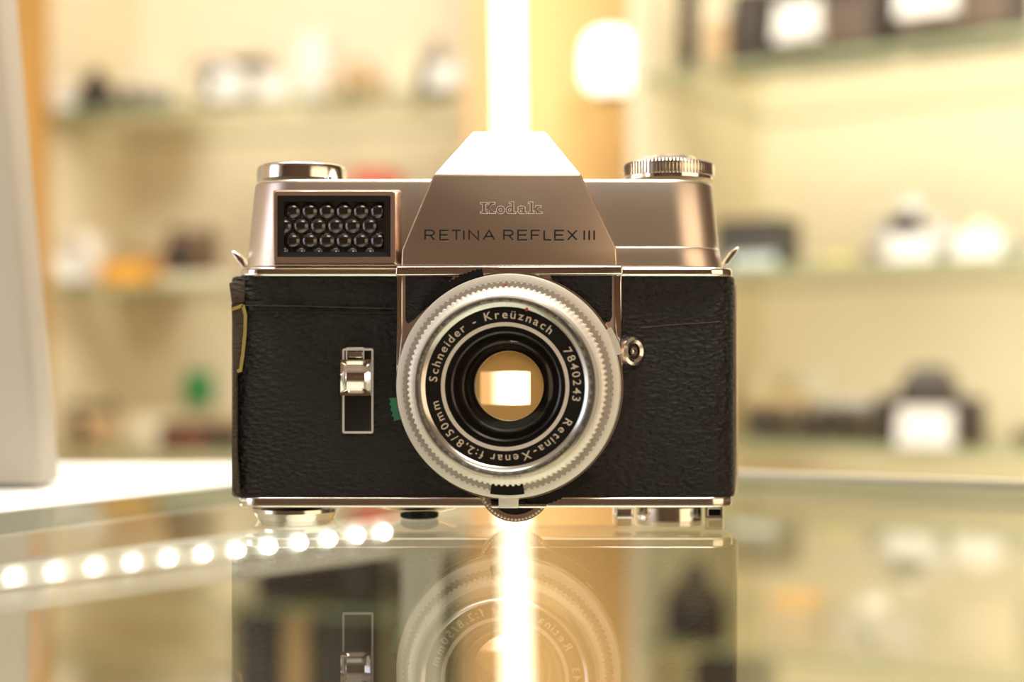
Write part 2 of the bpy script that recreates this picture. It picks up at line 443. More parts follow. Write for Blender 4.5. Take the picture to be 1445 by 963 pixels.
# right hinge strip, left peeling leather
P_(plate('back_door_edge', [(1036, 401), (1041, 402), (1042, 697), (1036.5, 697)], .016, .012, mat('dull_brass_edge', (.62, .50, .40), .35, .9), None, bv=.0003))
P_(plate('loose_leather_flap', [(322.5, 399), (330, 397.5), (345, 396), (345, 427), (341, 428), (326, 428), (325.5, 420)], -.0004, .008, EDGE, None, bv=.0005))
P_(plate('worn_side_strip', [(326, 428), (343, 428), (344, 470), (340, 522), (334, 530), (334, 640), (338, 697), (327, 694), (326.5, 620), (328.5, 540), (328, 470)], -.0002, .010, EDGE, None, bv=.0004))
gl = [(343, 431), (346.5, 445), (346, 470), (343, 500), (339.5, 523), (335, 524)]
P_(stroke('glue_residue', [[(327, 437), (336, 434), (343, 431)], gl], 4.6, -.0002, GLUE, None, .0005))
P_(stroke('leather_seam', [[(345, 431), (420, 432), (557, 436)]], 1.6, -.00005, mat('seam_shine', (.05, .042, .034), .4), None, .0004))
P_(stroke('leather_crease', [[(345, 440.5), (420, 441), (557, 442)]], .8, -.00005, mat('seam_dark', (.03, .026, .022), .4), None, .0002))
P_(stroke('leather_scratch', [[(903, 463), (940, 459), (1020, 454)]], .7, -.00002, mat('scratch', (.13, .11, .085), .5), None, .00008))

# focus slider on the left
BRCH = mat('bright_chrome_edge', (.88, .86, .83), .32, .6)
bm = bmesh.new()
def fr(x0, x1, y0, y1, w, dy, t, r=3, m=BRCH, name='slider_frame', xo=0):
    bm = bmesh.new(); A = rrect(x0, x1, y0, y1, r, 4); B = rrect(x0+w, x1-w, y0+w, y1-w, max(r-w, .6), 4); n = len(A)
    q = [[bm.verts.new(W(x, y, d)) for x, y in S] for S, d in ((A, dy+t), (A, dy), (B, dy), (B, dy+t))]
    for a, b in zip(q, q[1:]+q[:1]):
        for i in range(n): bm.faces.new((a[i], a[(i+1) % n], b[(i+1) % n], b[i]))
    o = from_bm(name, bm, m); bevel(o, .00012, 2); return P_(o)
P_(plate('slot_cover', [(481, 490), (528, 490), (528, 613), (481, 613)], -.00015, .0003, BLACKG, None, bv=.0002))
fr(483, 527, 492, 612, 3.0, -.0009, .0009)
fr(488, 514, 490.5, 512, 2.0, -.0013, .0009, r=2, name='slider_stop')
P_(plate('slider_shine', [(490.5, 497), (512, 497), (511, 505), (492, 505)], -.0011, .0006, CHROME, None, bv=.0002))
# lever: concave chrome pad
bm = bmesh.new(); nx, nz = 10, 14; grid = []
for j in range(nz+1):
    v = j/nz; row = []
    for i in range(nx+1):
        u = i/nx; px = 480.5+u*42.5; py = 507.5+v*51
        edge = min(u, 1-u, v*1.2, (1-v)*1.2); lift = .0030 - .0014*min(1, edge/.18) + .0006*math.sin(v*PI*1.0) - .0009*math.cos(v*PI*2)*.5
        if edge < 1e-6: lift -= .0004
        row.append(bm.verts.new(W(px, py, -lift)))
    grid.append(row)
for j in range(nz):
    for i in range(nx): bm.faces.new((grid[j][i], grid[j][i+1], grid[j+1][i+1], grid[j+1][i]))
brd = [grid[0][i] for i in range(nx+1)]+[grid[j][nx] for j in range(1, nz+1)]+[grid[nz][i] for i in range(nx-1, -1, -1)]+[grid[j][0] for j in range(nz-1, 0, -1)]
bk = [bm.verts.new((v.co.x, -.0002, v.co.z)) for v in brd]
for i in range(len(brd)): bm.faces.new((brd[i], bk[i], bk[(i+1) % len(brd)], brd[(i+1) % len(brd)]))
bm.faces.new(bk)
P_(from_bm('slider_lever', bm, CHROME, smooth=True))

# flash socket
sn = Vector((.62, -.78, 0)).normalized(); sc_ = W(889, 496, -.0008); kk = D/F
P_(lathe('flash_socket', [(21.5*kk, -.003), (21.5*kk, .0006), (20*kk, .0016), (16*kk, .0020), (11.5*kk, .0016), (11*kk, .0004), (0, .0004)], sc_, sn, CHROME2, None, seg=48))
P_(lathe('socket_insulator', [(10.8*kk, .0004), (10.6*kk, .0010), (7.6*kk, .0010), (7.4*kk, .0005)], sc_, sn, BLACK, None, seg=40))
P_(lathe('socket_sleeve', [(6.6*kk, .0004), (6.6*kk, .0015), (4.6*kk, .0015), (4.4*kk, .0005)], sc_, sn, CHROME, None, seg=40))
P_(lathe('socket_pin', [(2.2*kk, .0004), (2.2*kk, .0014), (0, .0016)], sc_, sn, CHROME, None, seg=20))

# bottom details
vlathe('rewind_foot', 418, 739.5, .0125, [(0, 0), (46, 0), (50, 2.5), (57, 15), (61, 19), (61, 24)], CHROME2, close=False)
vlathe('counter_button_cup', 590, 728, .014, [(20, 0), (26, 4), (52, 11), (56, 13)], CHROME2, close=False)
vlathe('knurled_counter_button', 592, 731, .011, [(0, 0), (24, 0), (27, 2), (27, 9), (24, 11)], BLACK, teeth=((2, 3), 44, 1.2), close=False)
def blk(name, x0, x1, y0, y1, dy, t, m, bv=.0006): return P_(plate(name, [(x0, y0), (x1, y0), (x1, y1), (x0, y1)], dy, t, m, None, bv=bv, seg=3))
blk('foot_lug', 869, 894, 716, 733, .0118, .012, CHROME2)
f_ = fr(995, 1021, 714, 733, 4.5, .0112, .008, r=3, m=CHROME2, name='foot_lug')
blk('lug_recess', 999, 1017, 716, 730, .0145, .003, BLACK, .0002)
vlathe('tripod_bush', 945, 733.8, .021, [(0, 0), (44, 0), (47, 2), (47, 20)], CHROME2, close=False)

# exposure setting wheel under the lens
wc = W(727.5, 684.5, -.0066); kw = (D-.0066)/F
P_(lathe('exposure_wheel', [(53*kw, -.0022), (53*kw, -.0002), (52*kw, .0004), (42*kw, .0005), (40*kw, .0000), (0, 0)], wc, (0, -1, 0), COPPER, None, seg=120))
P_(lathe('wheel_disc', [(41*kw, .0), (40.5*kw, .0007), (0, .0007)], wc, (0, -1, 0), BLACK, None, seg=80))
bm = bmesh.new()
for i in range(60):
    a = 2*PI*i/60; c = wc+Vector((49*kw*math.cos(a), -.00045, 49*kw*math.sin(a)))
    ring = [bm.verts.new(c+Vector((1.9*kw*math.cos(b), -.0003, 1.9*kw*math.sin(b)))) for b in [2*PI*j/8 for j in range(8)]]
    tip = bm.verts.new(c+Vector((0, -.0008, 0)))
    base = [bm.verts.new(v.co+Vector((0, .0004, 0))) for v in ring]
    for j in range(8): bm.faces.new((ring[j], ring[(j+1) % 8], tip)); bm.faces.new((ring[j], base[j], base[(j+1) % 8], ring[(j+1) % 8]))
P_(from_bm('wheel_studs', bm, mat('bright_studs', (.85, .80, .72), .35, .3)))

# ------------------------------------------------------------------ lens
Fc, Bc = W(711.3, 546, -.028), W(717.8, 545, -.012)
def AX(dy): return Bc+(Fc-Bc)*((dy+.012)/(-.016))
n_ax = (Fc-Bc).normalized(); exL, ezL, _ = frame_of(n_ax)
def lz(name, prof, m, teeth=None, seg=160, a0=0, a1=2*PI, smooth=True, close=False):
    """prof: (radius px, dy mm)"""
    c = AX(-.012)
    pr = []
    for r, d in prof:
        dy = d/1000; pr.append((r*(D+dy)/F, (AX(dy)-c).dot(n_ax)))
    t = (teeth[0], teeth[1], teeth[2]*D/F) if teeth else None
    return P_(lathe(name, pr, c, n_ax, m, None, seg=seg, teeth=t, a0=a0, a1=a1, smooth=smooth, close=close))
lz('mount_flange', [(150, -8.4), (161, -8.4), (162, -9.2), (161, -10.6), (120, -10.8)], CHROME2)
lz('dark_collar', [(153, -10), (155, -10.4), (155, -12.5), (150, -12.8)], BLACK)
lz('shutter_ring', [(146, -12.2), (157.5, -12.2), (158.8, -12.8), (158.8, -14.8), (157.8, -15.5), (149.5, -15.9), (140, -15.9)], ALU)
lz('knurled_ring', [(149.3, -15.7), (149.6, -16.5), (148.6, -16.9), (136, -17.0)], ALUD, teeth=((0, 1, 2), 110, 2.6))
lz('focus_ring', [(141.5, -16.8), (141.5, -19.0), (140.4, -20.5), (136, -20.8), (132, -21.6), (129, -24.0)], ALU, teeth=((0, 1, 2), 110, 2.2))
lz('filter_rim', [(131.5, -22.0), (129.5, -24.5), (127.2, -27.5), (126.2, -28.0), (124.6, -28.0), (123.6, -27.6), (121.5, -27.0), (118, -26.2), (113.0, -25.8), (112.5, -25.1)], mat('rim_chrome', (.58, .58, .55), .22, .95))
lz('name_ring', [(116, -25.2), (90, -25.2)], BLACK)
lz('white_line_ring', [(91, -25.2), (90.8, -25.45), (85.6, -25.45), (85.2, -25.0)], mat('worn_white_line', (.60, .53, .45), .5))
lz('inner_barrel', [(86, -25.2), (84, -24.6), (78, -21.5), (75, -21.2), (74, -20), (64, -17.2), (61, -17.0), (57, -14.4), (53, -13.8), (50, -13.0), (49, -9), (49, -4), (53, -1)], BLACKG)
lz('glass_element', [(75, -21.0), (66, -21.7), (54, -22.4), (40, -23.0), (24, -23.4), (10, -23.6), (0.001, -23.62)], glassmat('coated_lens_glass', (.97, .93, .84), 1.42, 0, .8))
# dark grip arcs: left top black serrated lever, right bottom black serrated grip, black tab on the ring
def arc(name, r0, r1, a0, a1, d0, d1, m, n=40, teeth_out=0, teeth_in=0, bv=0):
    """arc plate; angles clockwise from top in degrees, radii px"""
    c0 = AX(d0/1000); k0 = (D+d0/1000)/F; bm = bmesh.new(); O = []; I = []
    for i in range(n+1):
        a = math.radians(a0+(a1-a0)*i/n); s = 1 if i % 2 else 0
        taper = 1
        for lst, r in ((O, r1-teeth_out*s), (I, r0+teeth_in*s)):
            lst.append(c0+exL*(r*k0*math.sin(a))+ezL*(r*k0*math.cos(a)))
    th = n_ax*((d1-d0)/1000)*-1
    of = [bm.verts.new(p) for p in O]; inf = [bm.verts.new(p) for p in I]; ob = [bm.verts.new(p-th) for p in O]; ib = [bm.verts.new(p-th) for p in I]
    for i in range(n):
        bm.faces.new((of[i], of[i+1], inf[i+1], inf[i])); bm.faces.new((ob[i], ob[i+1], ib[i+1], ib[i]))
        bm.faces.new((of[i], of[i+1], ob[i+1], ob[i])); bm.faces.new((inf[i], inf[i+1], ib[i+1], ib[i]))
    for q in ((of[0], inf[0], ib[0], ob[0]), (of[-1], inf[-1], ib[-1], ob[-1])): bm.faces.new(q)
    return P_(from_bm(name, bm, m))
arc('aperture_grip', 156, 172, -46, -13, -11.5, -14.0, BLACK, n=30, teeth_out=2.4)
arc('distance_grip', 157, 176, 138, 171, -9.5, -12.0, BLACK, n=30, teeth_out=2.2)
arc('green_tab', 157, 173, 253, 264, -8.6, -10.5, GREENP, n=8, teeth_out=2.6)
arc('chrome_tab', 157, 166, 60, 74, -11.0, -12.6, ALU, n=10)
arc('index_tab', 135, 154, 171, 189, -17.3, -21.2, BLACK, n=20, teeth_in=2.5)
o = P_(plate('distance_bracket', [(689, 711.5), (774, 711.5), (769, 717.5), (694, 717.5)], -.0112, .003, CHROME2, None, bv=.0003))
P_(plate('bracket_clip', [(703.5, 703.5), (732, 703.5), (731.5, 717.8), (703.5, 717.8)], -.0128, .003, ALU, None, bv=.0003))
P_(plate('bracket_slot', [(693, 709), (741, 707), (741, 712), (694, 713)], -.0116, .001, BLACK, None))
# red and black index marks
def dot(name, px, py, r, dy, m):
    c = W(px, py, dy); return P_(lathe(name, [(r*D/F, 0), (r*D/F*.8, .0002), (0, .0003)], c, n_ax, m, None, seg=20))
dot('red_dot', 743, 437, 2.3, -.0262, RED)
P_(plate('red_mark', [(711, 402), (714, 401), (716.5, 404), (714.5, 405.5)], -.0173, .0004, RED, None))
P_(plate('black_arrow', [(706.5, 407), (715, 407), (712.5, 411.5), (709, 411.5)], -.0174, .0006, BLACK, None))

# ring lettering (built-in font glyphs turned into meshes)
def glyph(ch):
    cu = bpy.data.curves.new('g', 'FONT'); cu.body = ch; cu.size = 1; cu.extrude = .006; cu.resolution_u = 3; cu.offset = .006
    o = bpy.data.objects.new('g', cu); C.objects.link(o); dg = bpy.context.evaluated_depsgraph_get(); dg.update()
    me = bpy.data.meshes.new_from_object(o.evaluated_get(dg)); vs = [v.co.copy() for v in me.vertices]; fs = [tuple(p.vertices) for p in me.polygons]
    bpy.data.objects.remove(o); bpy.data.curves.remove(cu); bpy.data.meshes.remove(me)
    return vs, fs
GL = {}
def ring_text(name, txt, a0, a1, rb, size, dmm, space=.12):
    c0 = AX(dmm/1000); k0 = (D+dmm/1000)/F
    adv = []
    for ch in txt:
        if ch == ' ': adv.append((None, .30)); continue
        if ch not in GL: GL[ch] = glyph(ch)
        vs, fs = GL[ch]; x0 = min(v.x for v in vs); x1 = max(v.x for v in vs); adv.append(((vs, fs, x0, x1), max(x1-x0, .07)))
    pos = []; x = 0
    for g, w in adv: pos.append(x+w/2); x += w+space
    p0, p1 = pos[0], pos[-1]; bm = bmesh.new()
    for (g, w), p in zip(adv, pos):
        if g is None: continue
        a = math.radians(a0+(a1-a0)*(p-p0)/(p1-p0)); rad = ezL*math.cos(a)+exL*math.sin(a); tan = exL*math.cos(a)-ezL*math.sin(a)
        vs, fs, x0, x1 = g; xm = (x0+x1)/2
        nv = [bm.verts.new(c0+rad*(rb*k0+v.y*size*k0)+tan*((v.x-xm)*size*k0*1.08)+n_ax*(v.z*size*k0)) for v in vs]
        for f in fs:
            try: bm.faces.new([nv[i] for i in f])
            except ValueError: pass
    return P_(from_bm(name, bm, LETTER, recalc=False))
ring_text('ring_lettering', 'Schneider - Kre\u00fcznach', -84, 38.5, 96.5, 16.8, -25.45)
ring_text('ring_lettering', '7840243', 60.5, 99.5, 96.5, 16.4, -25.45)
ring_text('ring_lettering', 'Retina-Xenar', 120, 190, 96.5, 16.4, -25.45)
ring_text('ring_lettering', 'f:2,8/50mm', 199, 254.5, 96.5, 16.4, -25.45)

for o in FC:
    o.parent = cam; o.matrix_parent_inverse = Matrix.Identity(4)
    o.location = o.location-cam_off

# ================================================================== COUNTER
c0 = Vector((-.040, .2195)); cu_ = Vector((.913, -.408)); cw = Vector((-.536, -.844))
cw = Vector((-.47, -.883)); cu_ = Vector((.9, -.436)).normalized()
def cp(a, b): p = c0+cu_*a+cw*b; return (p.x, p.y)
CT_GLASS = glassmat('counter_glass', (.95, .97, .92), 1.62)
CLEAR = glassmat('clear_underside', (.98, .99, .97), 1.45, 0, 0.0)
GEDGE = mat('green_glass_edge', (.30, .38, .28), .2)
WHITE = mat('white_laminate', (.88, .87, .83), .4)
GREYW = mat('pale_grey_plastic', (.50, .455, .39), .6)
counter = thing('display_counter', (0, 0, -.95), 'glass topped display counter carrying the film camera', 'counter')
def cprism(name, ab, z0, z1, m, bv=0):
    o = poly_prism(name, [cp(a, b) for a, b in ab], z0, z1, m, counter, bv); o.location = (0, 0, .95); return o
gt = cprism('glass_top', [(0, 0), (0, .95), (1.0, .95), (1.0, 0)], -.006, 0, [CT_GLASS, CLEAR, GEDGE])
for p in gt.data.polygons: p.material_index = 0 if p.normal.z > .5 else (1 if p.normal.z < -.5 else 2)
cprism('back_rail', [(.012, -.006), (.012, -.001), (1.0, -.001), (1.0, -.006)], -.010, .0016, mat('pale_metal_rail', (.85, .80, .66), .35, .3))
cprism('base_cabinet', [(.01, .02), (.01, .94), (.99, .94), (.99, .02)], -.95, -.40, WHITE)
for nm, ab in (('corner_post', [(0, 0), (0, .012), (.012, .012), (.012, 0)]), ('corner_post', [(.988, 0), (.988, .012), (1, .012), (1, 0)]), ('corner_post', [(.988, .938), (.988, .95), (1, .95), (1, .938)]), ('corner_post', [(0, .938), (0, .95), (.012, .95), (.012, .938)])):
    cprism(nm, ab, -.40, -.0065, mat('clear_acrylic_post', (.8, .8, .75), .3))
# white side counter to the left
wt = thing('side_counter', (-.45, .1, -.95), 'white topped counter left of the glass counter', 'counter')
e1 = cp(-.008, 0.02); e2 = cp(-.008, .62)
o = poly_prism('white_top', [(e1[0]-.0, e1[1]), (e2[0], e2[1]), (-.95, e2[1]), (-.95, .235), (e1[0]-.01, .24)], -.008, -.0005, WHITE, wt); o.location = (.45, -.1, .95)
o = poly_prism('panel_base', [(-.36, -.2), (-.92, -.2), (-.92, .21), (-.20, .21)], -.95, -.0085, WHITE, wt); o.location = (.45, -.1, .95)

# pale tapered stand at far left
zf = .488-.379
def atZ(px, py, Z): return Vector(((px-HX)*Z/F, Z-D, EYE-(py-HY)*Z/F))
bm = bmesh.new()
b_r = atZ(59, 688, .488); t_r = atZ(-8, -60, .488)
pf = [Vector((b_r.x, b_r.y, .0002)), t_r, Vector((t_r.x-.16, t_r.y, t_r.z)), Vector((b_r.x-.20, b_r.y, .0002))]
add_prism(bm, pf, .022)
stand = from_bm('display_stand', bm, GREYW); bevel(stand, .003, 3)
tag(stand, 'tall pale grey tapered stand at the left edge, on the white counter', 'display stand')

# LED strip under the glass
s_ = 1.10; L0 = Vector((-.1357*s_, .385*s_-D)); L1 = Vector((-.0454*s_, .489*s_-D)); zL = EYE-.057*s_
led = thing('led_light_strip', (L0.x, L0.y, zL), 'strip of twelve small white lights fixed under the glass counter top', 'light strip')
d = (L1-L0); dl = d.length; d.normalize(); nrm = Vector((d.y, -d.x))
def lpt(t, off): p = L0+d*t+nrm*off; return (p.x-L0.x, p.y-L0.y)
CH = mat('frosted_channel', (.80, .78, .72), .45)
poly_prism('channel', [lpt(-.06, -.006), lpt(dl+.05, -.006), lpt(dl+.05, .000), lpt(-.06, .000)], -.0115, .0040, CH, led, .0008)
poly_prism('tape', [lpt(-.06, .0001), lpt(dl+.05, .0001), lpt(dl+.05, .0012), lpt(-.06, .0012)], -.0040, .0040, CH, led, .0004)
LEDM = mat('white_diode', (1, 1, 1), .4, emit=((1, .97, .90), 35))
bm = bmesh.new()
bmesh.ops.create_uvsphere(bm, u_segments=14, v_segments=8, radius=.0017)
diode = from_bm('diode', bm, LEDM, led, smooth=True)
for i in range(12):
    q = diode if i == 0 else diode.copy()
    if i: C.objects.link(q); q.parent = led
    x, y = lpt(dl*i/11, .0024); q.location = (x, y, -.0005)

# ================================================================== ROOM
CREAM = mat('cream_wall_paint', (.80, .71, .52), .8)
CREAM2 = mat('cream_back_panel', (.84, .75, .58), .8)
GOLDW = mat('ochre_panel', (.72, .47, .21), .7)
TAN = mat('tan_wood_panel', (.66, .42, .20), .6, vary=.12)
FLOORM = mat('beige_floor', (.45, .36, .24), .5, vary=.15)
BROWNW = mat('brown_wall', (.15, .085, .045), .7)
CEIL = mat('white_ceiling', (.85, .82, .74), .8)
structure(box('floor', -3, 3, -3, 3.2, -1.0, -.95, FLOORM))
structure(box('ceiling', -3, 3, -3, 3.2, 1.75, 1.8, CEIL))
structure(box('wall_back', -3, 3, 3.1, 3.2, -.95, 1.75, CREAM))
structure(box('wall_front', -3, 3, -3.0, -2.9, -.95, 1.75, BROWNW))
structure(box('wall_left', -3, -2.9, -2.9, 3.1, -.95, 1.75, CREAM))
structure(box('wall_right', 2.9, 3, -2.9, 3.1, -.95, 1.75, BROWNW))

# ------------------------------------------------------------------ background cabinets
SHELF = glassmat('shelf_glass', (.95, .965, .91), 1.45, .02)
SHEDGE = mat('shelf_edge_green', (.30, .36, .20), .3)
class Row:
    """front edge line of a cabinet in plan: point O (x,y), unit u to the right, v into the cabinet"""
    def __init__(s, O, u):
        s.O = Vector(O); s.u = Vector(u).normalized(); s.v = Vector((-s.u.y, s.u.x)); s.rz = math.atan2(s.u.y, s.u.x)
    def at(s, px, w):
        """plan point on the line w behind the front edge which stands at pixel column px"""
        k = (px-HX)/F; q = s.O+s.v*w
        # q.x+u.x t = k (q.y+D+u.y t)
        t = (k*(q.y+D)-q.x)/(s.u.x-k*s.u.y); p = q+s.u*t
        return p, p.y+D, t
ROWR = Row((.336, 2.0-D), (.84, -.54)); ROWL = Row((-.082, 2.27-D), (.96, -.276))
def cabinet(row, ta, tb, depth, shelves, label, side_a=None, side_b=None, back=CREAM2, top=1.45):
    p = row.O+row.u*((ta+tb)/2)
    t = thing('shelf_cabinet', (p.x, p.y, -.95), label, 'cabinet', rz=row.rz)
    h = (tb-ta)/2; z = .95
    box('back_panel', -h, h, depth, depth+.02, 0, top+.95, back, t)
    if side_a: box('side_panel', -h-.02, -h, 0.0, depth+.02, 0, top+.95, side_a, t)
    if side_b: box('side_panel', h, h+.02, 0.0, depth+.02, 0, top+.95, side_b, t)
    for zz in shelves:
        o = box('glass_shelf', -h+.001, h-.001, .0, depth-.001, zz+z-.009, zz+z, [SHELF, SHEDGE], t)
        for pp in o.data.polygons: pp.material_index = 0 if abs(pp.normal.z) > .5 else 1
    box('plinth', -h, h, .01, depth, 0, .08, TAN, t)
    return t
SHZ = [.470, .180, -.066, -.36, -.64]
SHZL = [.484, .180, -.105, -.36, -.64]
_, _, tR0 = ROWR.at(905, 0)
cabR = cabinet(ROWR, tR0, tR0+1.25, .45, SHZ, 'cream wall cabinet with glass shelves on the right', side_a=CREAM)
_, _, tL0 = ROWL.at(50, 0); _, _, tL1 = ROWL.at(655, 0)
cabL = cabinet(ROWL, tL0, tL1-.01, .34, SHZL, 'cream wall cabinet with glass shelves on the left', side_a=CREAM)

p0, _, t0 = ROWL.at(16, -.06); p1, _, t1 = ROWL.at(45, -.06)
ORGW = mat('orange_wood', (.52, .28, .07), .5, vary=.1)
p = poly_prism('pilaster', [(p0.x, p0.y), (p1.x, p1.y), (p1.x+ROWL.v.x*.05, p1.y+ROWL.v.y*.05), (p0.x+ROWL.v.x*.05, p0.y+ROWL.v.y*.05)], -.95, 1.70, ORGW)
tag(p, 'orange wooden pilaster at the far left beside the grey stand', 'pilaster')
# centre: tan pilaster, light tube, ochre panel
pz = 2.25
def bxpx(name, x0, x1, Z0, Z1, z0, z1, m, parent=None, bv=0):
    return box(name, (x0-HX)*Z0/F, (x1-HX)*Z0/F, Z0-D, Z1-D, z0, z1, m, parent, bv)
pil = bxpx('pilaster', 657, 690, 2.16, 2.25, -.95, 1.70, TAN); tag(pil, 'narrow tan pilaster left of the bright vertical light tube', 'pilaster')
och = bxpx('wall_panel', 690.5, 902, 2.40, 2.42, -.95, 1.70, GOLDW); tag(och, 'ochre yellow panel behind the bright vertical light tube', 'panel')
tube = thing('light_tube', ((735-HX)*2.30/F, 2.30-D, -.95), 'bright white vertical light tube running behind the camera from top to bottom', 'lamp')
TUBE = mat('tube_glow', (1, 1, 1), .5, emit=((1, .93, .72), 4.5))
rt = .0165
lathe('diffuser', [(rt, .03), (rt, 2.60)], (0, 0, 0), (0, 0, 1), TUBE, tube, seg=32, close=True)
lathe('end_cap', [(rt*1.05, .0), (rt*1.05, .03)], (0, 0, 0), (0, 0, 1), CHROME2, tube, seg=32, close=True)
lathe('end_cap', [(rt*1.05, 2.60), (rt*1.05, 2.64)], (0, 0, 0), (0, 0, 1), CHROME2, tube, seg=32, close=True)
tube.rotation_euler = (0, math.radians(-.76), 0)

# ------------------------------------------------------------------ small background goods
DK = mat('dark_brown_plastic', (.045, .032, .022), .45)
DK2 = mat('dark_box_card', (.050, .037, .027), .6)
DGREY = mat('dark_grey_card', (.06, .055, .05), .6)
SILV = mat('silver_body', (.60, .57, .50), .4, .4)
CRM = mat('cream_card', (.80, .72, .52), .7)
WHT = mat('white_card', (.82, .80, .74), .6)
ORG = mat('orange_card', (.85, .42, .05), .6)
GRN = mat('green_card', (.03, .36, .12), .6)
REDC = mat('red_card', (.70, .10, .06), .6)
TANC = mat('tan_card', (.52, .36, .19), .7)
OLV = mat('olive_leather', (.10, .08, .045), .6)
MAG = mat('pale_pink_card', (.80, .55, .60), .7)
GLS = mat('dark_lens', (.01, .012, .02), .05)

def place(row, px, w, z):
    p, Z, t = row.at(px, w); return Vector((p.x, p.y, z+.0004)), Z/F, row.rz
def goods_camera(row, px, w, z, wpx, hpx, label, body=DK, topm=None, hump=True, lens=True, lensm=None, hump_w=.42, hump_h=.38, lens_r=.30, group=None, lx=0.0, rz=0, lh=.45):
    loc, k, r0 = place(row, px, w, z)
    t = thing('shelf_camera', loc, label, 'camera', group, rz=r0+rz)
    Wd, H = wpx*k, hpx*k; hb = H*(1-hump_h) if hump else H; dp = min(.05, Wd*.35)
    ht = hb*.25
    box('camera_body', -Wd/2, Wd/2, -dp/2, dp/2, 0, hb-ht, body, t, .003)
    box('top_plate', -Wd/2*.98, Wd/2*.98, -dp/2*.95, dp/2*.95, hb-ht, hb, topm or body, t, .003)
    if hump:
        bm = bmesh.new(); hw = Wd*hump_w/2; P = []
        for s in (-1, 1):
            P += [(s*hw, -dp*.62, hb-ht*.9), (s*hw, dp*.45, hb-ht*.9), (s*hw*.95, -dp*.62, hb+(H-hb)*.35), (s*hw*.95, dp*.45, hb+(H-hb)*.35), (s*hw*.55, -dp*.30, H), (s*hw*.55, dp*.3, H)]
        for p in P: bm.verts.new(p)
        bmesh.ops.convex_hull(bm, input=bm.verts[:]); o = from_bm('prism_housing', bm, topm or body, t)
    if lens:
        r = hb*lens_r*1.25; lz_ = Vector((lx*Wd, -dp/2, hb*lh))
        if r > hb*.44: r = hb*.44
        lathe('lens_barrel', [(r, -.004), (r, .018), (r*.9, .020), (r*.88, .034), (r*.8, .036), (r*.62, .033)], lz_, (0, -1, 0), lensm or body, t, seg=28)
        lathe('front_glass', [(r*.64, .031), (r*.3, .034), (0, .035)], lz_, (0, -1, 0), GLS, t, seg=24)
    for sx, rr in ((-.36, .09), (.36, .075)):
        lathe('dial', [(Wd*rr, 0), (Wd*rr, H*.06), (Wd*rr*.8, H*.08)], Vector((sx*Wd, 0, hb-.0005)), (0, 0, 1), topm or SILV, t, seg=20, close=True)
    return t
def card(row, px, w, z, wpx, hpx, label, group='white price cards on the shelves', m=WHT, rz=0):
    loc, k, r0 = place(row, px, w, z); a, h = wpx*k, hpx*k
    bm = bmesh.new()   # folded card standing as a tent
    th = .0012; d2 = h*.22
    for s in (-1, 1):
        pts = [(-a/2, s*d2, 0), (a/2, s*d2, 0), (a/2, s*th/2, h), (-a/2, s*th/2, h)]
        f = [bm.verts.new(p) for p in pts]; b = [bm.verts.new((p[0], p[1]-s*th, p[2])) for p in pts]
        bm.faces.new(f); bm.faces.new(b[::-1])
        for i in range(4): bm.faces.new((f[i], b[i], b[(i+1) % 4], f[(i+1) % 4]))
    o = from_bm('price_card', bm, m); o.location = loc; o.rotation_euler = (0, 0, r0+rz)
    return tag(o, label, 'price card', group)
def carton(row, px, w, z, wpx, hpx, label, m, dpt=.09, name='carton', cat='box', lidm=None, group=None, rz=0, band=None):
    loc, k, r0 = place(row, px, w, z); a, h = wpx*k, hpx*k
    t = thing(name, loc, label, cat, group, rz=r0+rz)
    box('box_body', -a/2, a/2, 0, dpt, 0, h*.86, m, t, .002)
    box('box_lid', -a/2-.001, a/2+.001, -.001, dpt+.001, h*.80, h, lidm or m, t, .002)
    if band: box('front_label', -a*.42, a*.42, -.0022, -.0012, h*.15, h*.7, band, t)
    return t
def lens_item(row, px, w, z, wpx, hpx, label, m=DK, ringm=SILV, flat=False):
    loc, k, r0 = place(row, px, w, z); r, h = wpx*k/2, hpx*k
    t = thing('camera_lens', loc, label, 'lens', rz=r0)
    lathe('lens_barrel', [(r*.8, 0), (r*.82, h*.15), (r*.86, h*.2), (r*.86, h*.5), (r, h*.55), (r, h*.85)], Vector((0, 0, 0)), (0, 0, 1), m, t, seg=28, close=True)
    lathe('filter_ring', [(r*1.0, h*.85), (r*1.0, h*.98), (r*.9, h), (r*.85, h*.95), (r*.5, h*.92), (0, h*.94)], Vector((0, 0, 0)), (0, 0, 1), ringm, t, seg=28)
    lathe('aperture_ring', [(r*.88, h*.24), (r*.91, h*.26), (r*.91, h*.4), (r*.88, h*.42)], Vector((0, 0, 0)), (0, 0, 1), ringm, t, seg=28)
    return t
def globe(row, px, w, z, dpx, label, m=WHT):
    """round white flash reflector on a short foot"""
    loc, k, r0 = place(row, px, w, z); r = dpx*k/2
    t = thing('flash_reflector', loc, label, 'flash', rz=r0)
    c = Vector((0, 0, r+.008))
    lathe('reflector_dish', [(.12*r, -.5*r), (.5*r, -.42*r), (.85*r, -.15*r), (r, .2*r), (.98*r, .24*r), (.80*r, -.08*r), (.45*r, -.32*r), (0, -.38*r)], c, (0, -1, 0), m, t, seg=36)
    lathe('bulb', [(0, -.36*r), (.22*r, -.2*r), (.26*r, 0), (.18*r, .18*r), (0, .24*r)], c, (0, -1, 0), m, t, seg=24)
    box('foot', -.35*r, .35*r, 0, .5*r+.01, 0, .008, DK, t, .001)
    box('stem', -.06*r, .06*r, .42*r, .55*r, .006, r, DK, t)
    return t

A_, B_, C_ = SHZ[0], SHZ[1], SHZ[2]; LA, LB, LC = SHZL[0], SHZL[1], SHZL[2]
